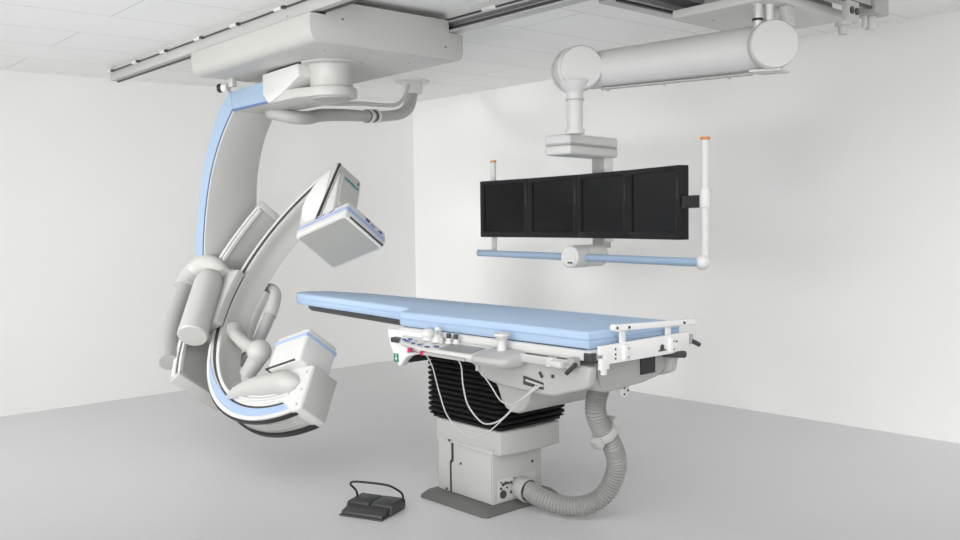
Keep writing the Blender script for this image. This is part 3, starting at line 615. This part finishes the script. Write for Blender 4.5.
mb = MB(); mb.tube([(3.72, 2.80, .905), (3.78, 2.775, .898), (3.84, 2.76, .892)], .018, 12); mb.build('lock_lever', CHAR, TAB)

# ------------------------------------------------------------------ mattress
MAT = thing('mattress', (3.5, 4.3, .983), 'long pale blue mattress lying along the patient table', 'mattress')
ol = [(3.185, 2.83), (3.845, 2.80), (3.858, 4.3), (3.86, 5.6), (3.80, 6.02), (3.66, 6.17), (3.56, 6.15), (3.51, 6.06), (3.44, 5.3), (3.36, 4.50), (3.325, 4.40), (3.20, 4.335), (3.172, 4.29)]
def insetp(P, d):
    out = []; n = len(P)
    for i in range(n):
        a, b, c = V3(P[i - 1]).to_2d() if 0 else V3((*P[i - 1], 0)), V3((*P[i], 0)), V3((*P[(i + 1) % n], 0))
        n1 = (b - a).normalized().cross(V3((0, 0, -1))); n2 = (c - b).normalized().cross(V3((0, 0, -1)))
        nn = n1 + n2; nn = nn.normalized() * (d / max(nn.normalized().dot(n1), .5)); out.append((b.x + nn.x, b.y + nn.y))
    return out
def mz(x, y, base): return base
rings = []
for z, ins in ((.9775, .008), (.984, .0), (1.018, -.003), (1.022, .004), (1.026, -.003), (1.048, .0), (1.058, .006), (1.062, .018)):
    rings.append([V3((x, y, z)) for x, y in insetp(ol, ins)])
mb = MB(); mb.loft(rings); pad = mb.build('cushion', FOAM, MAT, angle=50)
mb = MB(); P = insetp(ol, .0); mb.tube([(x, y, 1.022) for x, y in P + [P[0]]], .0035, 8, sm=False); mb.build('piping', FOAMD, pad)

# ------------------------------------------------------------------ control consoles clamped to the table side
CON = thing('control_console', (3.1, 3.85, .86), 'long white console with knobs, keys and a grey display clamped on the table side', 'control panel')
top = [(3.155, 4.25), (3.06, 4.16), (2.985, 3.86), (2.985, 3.45), (3.155, 3.45)]
mb = MB()
lo = [V3((x + .02 if x < 3.1 else x, y, .868 + max(0, y - 3.9) * .05)) for x, y in top]
mi = [V3((x, y, .895 + max(0, y - 3.9) * .03)) for x, y in top]
hi = [V3((x + (.012 if x < 3.1 else 0), y, .908 if x < 3.1 else .935)) for x, y in top]
mb.loft([lo, mi, hi]); con = mb.build('body', PANEL, CON, .006, 2)
def ctop(x, y): return .908 + (x - 2.997) / .158 * .027
mb = MB(); mb.poly([V3((x, y, ctop(x, y) + h)) for h in (.001, .004) for x, y in ((3.015, 3.74), (3.015, 3.48), (3.11, 3.48), (3.11, 3.74))], [(3, 2, 1, 0), (4, 5, 6, 7), (0, 1, 5, 4), (1, 2, 6, 5), (2, 3, 7, 6), (3, 0, 4, 7)]); mb.build('display', DISPLAY, con, label='grey flat display')
mb = MB(); mb.lathe((3.135, 3.985, .925), (0, 0, 1), [(0, .035), (.022, .036), (.03, .041), (.05, .038), (.062, .026), (.066, .006)], 24); mb.build('dome_knob', PANEL, CON)
mb = MB(); mb.lathe((3.125, 3.885, .925), (0, 0, 1), [(0, .036), (.02, .034), (.035, .017), (.075, .019), (.085, .012)], 24); jb = mb.build('joystick', PANEL, CON)
mb = MB(); mb.ball((3.107, 3.872, .980), .012); mb.build('thumb_button', GREYM, jb)
mb = MB(); mb.cyl((3.10, 3.825, .92), (3.10, 3.825, .955), .014, .012, 16); mb.build('small_knob', CREAM, CON, .002)
for y in (3.79, 3.73):
    mb = MB(); mb.lathe((3.125, y, .925), (0, 0, 1), [(0, .022), (.012, .02), (.016, .014), (.03, .014)], 20); b_ = mb.build('rotary_base', PANEL, CON)
    mb = MB(); mb.cyl((3.125, y, .952), (3.125, y, .980), .014, seg=18); mb.build('rotary_knob', CHAR, b_, .002)
for x, y, l in ((3.075, 4.13, .03), (3.095, 4.10, .03), (3.06, 4.08, .03), (3.04, 4.0, .025), (3.03, 3.93, .025), (3.055, 3.94, .02), (3.02, 3.85, .03), (3.045, 3.80, .035), (3.08, 4.03, .02), (3.015, 3.90, .02)):
    z = ctop(x, y) + .001
    mb = MB(); mb.box(x - .005, x + .005, y - l / 2, y + l / 2, z - .004, z + .003); mb.build('key', NAVY if l > .022 else LGREY, con)
for x, y in ((3.012, 3.99), (2.982, 3.84)):
    mb = MB(); mb.box(x - .010, x + .004, y - .013, y + .013, .872, .894); mb.build('red_tag', RED, con, label='small red tag')
mb = MB(); mb.box(2.975, 2.984, 3.49, 3.83, .875, .888); mb.build('front_strip', LGREY, con)
mb = MB(); mb.lathe((3.05, 3.98, .870), (0, 0, -1), [(0, .06), (.008, .055), (.012, .02)], 20); mb.build('under_cap', PANEL, con)
JM = thing('control_console', (3.1, 3.36, .86), 'short white console with a single flared joystick, right of the keyed console', 'control panel')
R = []
for y, s in ((3.445, 1.0), (3.30, 1.0), (3.24, .93), (3.215, .72)):
    R.append([V3((3.155 - (3.155 - x) * s, y, .90 + (z - .90) * s)) for x, z in ((3.155, .86), (3.07, .848), (3.0, .862), (2.978, .885), (2.985, .908), (3.06, .930), (3.155, .938))])
mb = MB(); mb.loft(R); jm = mb.build('body', WHITE, JM, .008, 2)
mb = MB(); mb.lathe((3.105, 3.345, .925), (0, 0, 1), [(0, .03), (.006, .025), (.03, .021), (.06, .023), (.075, .034), (.085, .042), (.095, .040), (.098, .028), (.09, .01)], 28); mb.build('joystick', PANEL, JM)
mb = MB(); mb.cyl((3.02, 3.435, .868), (3.02, 3.435, .83), .012, seg=12); mb.build('cable_socket', GREYM, jm)

# ------------------------------------------------------------------ cables
def cable(pts, label, r=.0036):
    o = MB().tube(pts, r, 10).build('cable', CABLE); tag(o, label, 'cable'); return o
cable([(3.06, 3.925, .872), (3.09, 3.90, .80), (3.10, 3.877, .717), (3.1, 3.844, .638), (3.1, 3.786, .535), (3.1, 3.678, .470), (3.1, 3.572, .450), (3.1, 3.453, .497), (3.1, 3.322, .596), (3.12, 3.20, .71), (3.152, 3.15, .772)],
      'thin pale cable from the left tags, hanging in the lowest loop before the pedestal')
cable([(3.06, 3.66, .872), (3.1, 3.661, .82), (3.1, 3.647, .718), (3.1, 3.609, .616), (3.1, 3.514, .545), (3.1, 3.437, .542), (3.1, 3.337, .588), (3.11, 3.225, .69), (3.152, 3.13, .775)],
      'thin pale cable hanging in the middle loop across the black bellows', .0042)
cable([(3.03, 3.435, .832), (3.09, 3.417, .747), (3.1, 3.358, .678), (3.1, 3.284, .665), (3.1, 3.226, .688), (3.152, 3.115, .778)],
      'thin pale cable in the shortest loop, from under the joystick console')

# ------------------------------------------------------------------ corrugated hose
CH = thing('corrugated_hose', (3.5, 3.2, 0), 'thick grey corrugated hose looping from under the table to the pedestal foot', 'hose')
hp_ = [(3.44, 2.98, .755), (3.435, 3.00, .70), (3.44, 3.015, .626), (3.48, 3.02, .542), (3.549, 3.015, .453), (3.61, 3.02, .334), (3.612, 3.05, .221), (3.575, 3.10, .128), (3.515, 3.18, .078), (3.47, 3.29, .068), (3.44, 3.41, .088), (3.437, 3.50, .108), (3.437, 3.55, .112)]
NP = 16
def rib(t, i): return .0540 if i % 2 else .0455
fine = smooth_path(hp_, 40); even = [fine[0]]; acc = 0
for p, q in zip(fine, fine[1:]):
    acc += (q - p).length
    if acc >= .0068: even.append(q); acc = 0
if len(even) % 2: even.pop()
mb = MB(); mb.tube(even, .055, 24, sm=False, rad=rib); hz = mb.build('hose', HOSEC, CH, angle=30)
mb = MB(); mb.cyl((3.437, 3.575, .113), (3.437, 3.50, .107), .062, .068, 28); cf = mb.build('cuff', LGREY, CH, .004)
mb = MB(); mb.cyl((3.437, 3.499, .107), (3.437, 3.495, .107), .060, seg=28); mb.build('cuff_ring', DARK, cf)
a = V3((3.515, 3.018, .497)); d = (V3((3.549, 3.015, .453)) - V3((3.48, 3.02, .542))).normalized()
mb = MB(); mb.cyl(a - d * .022, a + d * .022, .064, seg=28); cl = mb.build('clamp', CREAM, CH, .005)
sx = V3((.79, -.05, .61)).normalized()
for s_ in (-1, 1):
    mb = MB(); q = a + sx * (.074 * s_); x_, y_ = sx, d.cross(sx).normalized()
    mb.hexa([q + x_ * i * .018 + y_ * j * .03 + d * k * .03 for k in (-1, 1) for i, j in ((-1, -1), (1, -1), (1, 1), (-1, 1))]); mb.build('clamp_lug', CREAM, cl, .004)

# ------------------------------------------------------------------ foot switch
FS = thing('foot_switch', (2.78, 4.05, 0), 'dark grey double foot switch with a wire carrying hoop, alone on the floor', 'foot pedal')
fx = V3((.40, -.915, 0)).normalized(); fy = V3((.915, .40, 0)).normalized(); FO = V3((2.765, 4.06, 0))
def FQ(a, b, z): return FO + fx * a + fy * b + V3((0, 0, z))
def fprism(P, a0, a1): m_ = MB(); m_.prism([FQ(a0, b, z) for b, z in P], fx * (a1 - a0)); return m_
fprism([(-.095, .0), (.155, .0), (.155, .014), (-.095, .010)], -.135, .135).build('base', CHAR, FS, .004)
hs_ = [(.005, .014), (.15, .014), (.15, .058), (.135, .064), (.02, .060), (.005, .054)]
for s_, (a0, a1) in zip((0, 1), ((-.135, -.004), (.004, .135))):
    fprism(hs_, a0, a1).build('housing', CHAR, FS, .006)
    mb = MB(); c = FQ((a0 + a1) / 2, .085, .062); mb.lathe(c, (0, 0, 1), [(0, .014), (.003, .013)], 16); mb.build('cap', DARK, FS)
fprism([(-.085, .012), (-.078, .026), (.006, .044), (.006, .016)], -.128, .128).build('pedal', DARK, FS, .003)
for s_ in (-1, 1):
    fprism([(-.02, .012), (.15, .012), (.15, .056), (.005, .054)], s_ * .137 - .006, s_ * .137 + .006).build('side_cheek', DARK, FS, .003)
mb = MB(); mb.tube([FQ(-.118, .07, .05), FQ(-.118, .055, .10), FQ(-.130, .02, .142), FQ(-.11, .02, .160), FQ(-.02, .035, .160), FQ(.08, .065, .148), FQ(.125, .10, .115), FQ(.142, .12, .085), FQ(.143, .12, .045)], .0062, 12); mb.build('carrying_hoop', BLACK, FS)

# ------------------------------------------------------------------ light
w = bpy.data.worlds.new('studio'); S.world = w; w.use_nodes = True
nt = w.node_tree; bg = nt.nodes['Background']; bg.inputs['Color'].default_value = (1, 1, 1, 1); bg.inputs['Strength'].default_value = .06
def area(name, loc, target, sx, sy, power, col=(1, 1, 1)):
    l = bpy.data.lights.new(name, 'AREA'); l.shape = 'RECTANGLE'; l.size = sx; l.size_y = sy; l.energy = power; l.color = col
    o = bpy.data.objects.new(name, l); COL.objects.link(o); o.location = loc
    o.rotation_euler = (V3(target) - V3(loc)).to_track_quat('-Z', 'Y').to_euler(); return o
def flood(name, d, e, ang):
    sl = bpy.data.lights.new(name, 'SUN'); sl.energy = e; sl.angle = math.radians(ang)
    so = bpy.data.objects.new(name, sl); COL.objects.link(so); so.rotation_euler = V3(d).to_track_quat('-Z', 'Y').to_euler()
o = area('fill_low', (-3.2, 2.6, .3), (3.8, 6.0, 3.3), 3.0, .8, 24); o.data.spread = math.radians(60)  # unseen uplight added to brighten the ceiling and undersides
area('softbox_left', (-6.5, 3.4, 3.0), (3.2, 5.2, 1.4), 4.0, 3.0, 24)
o = area('fill_far', (-2.6, -3.2, .9), (5.6, 7.4, 2.9), 1.6, 1.6, 5); o.data.spread = math.radians(40)  # unseen narrow beam added to lift the ceiling and far corner
o = area('fill_far_left', (-5.5, 6.2, 2.2), (6.2, 7.3, .8), 2.0, 2.0, 20); o.data.spread = math.radians(40)  # added fill, out of view, for the left wall and back floor
def flood(name, d, e, ang):
    sl = bpy.data.lights.new(name, 'SUN'); sl.energy = e; sl.angle = math.radians(ang)
    so = bpy.data.objects.new(name, sl); COL.objects.link(so); so.rotation_euler = V3(d).to_track_quat('-Z', 'Y').to_euler()
flood('fill_sun_high', (.70, .42, -.60), .55, 60)  # unseen broad sun added as fill for floor and mattress top
flood('studio_flood_left', (.93, .35, -.10), 1.35, 110)
flood('fill_sun', (.74, .66, -.08), .90, 110)  # added fill sun from behind the camera, evens out the walls
flood('fill_sun_right', (.45, .89, -.08), .60, 110)  # unseen fill sun, added to brighten the left wall

# ------------------------------------------------------------------ camera
F, YAW, PITCH, ROLL, CZ = 905., math.radians(41.55), math.radians(3.1), math.radians(.8), 1.59
cy, sy = math.cos(YAW), math.sin(YAW)
f = V3((sy * math.cos(PITCH), cy * math.cos(PITCH), -math.sin(PITCH))); rt = V3((cy, -sy, 0)); dn_c = f.cross(rt)
x_ = rt * math.cos(ROLL) + dn_c * math.sin(ROLL); y_ = -rt * math.sin(ROLL) + dn_c * math.cos(ROLL)
cam = bpy.data.cameras.new('camera'); co = bpy.data.objects.new('camera', cam); COL.objects.link(co)
co.matrix_world = Matrix(((x_.x, -y_.x, -f.x, 0), (x_.y, -y_.y, -f.y, 0), (x_.z, -y_.z, -f.z, CZ), (0, 0, 0, 1)))
cam.sensor_width = 36; cam.lens = F / 960 * 36; cam.clip_start = .05
S.camera = co
S.view_settings.view_transform = 'Standard'; S.view_settings.look = 'None'; S.view_settings.gamma = 1
S.view_settings.use_curve_mapping = False; S.view_settings.exposure = 0.24
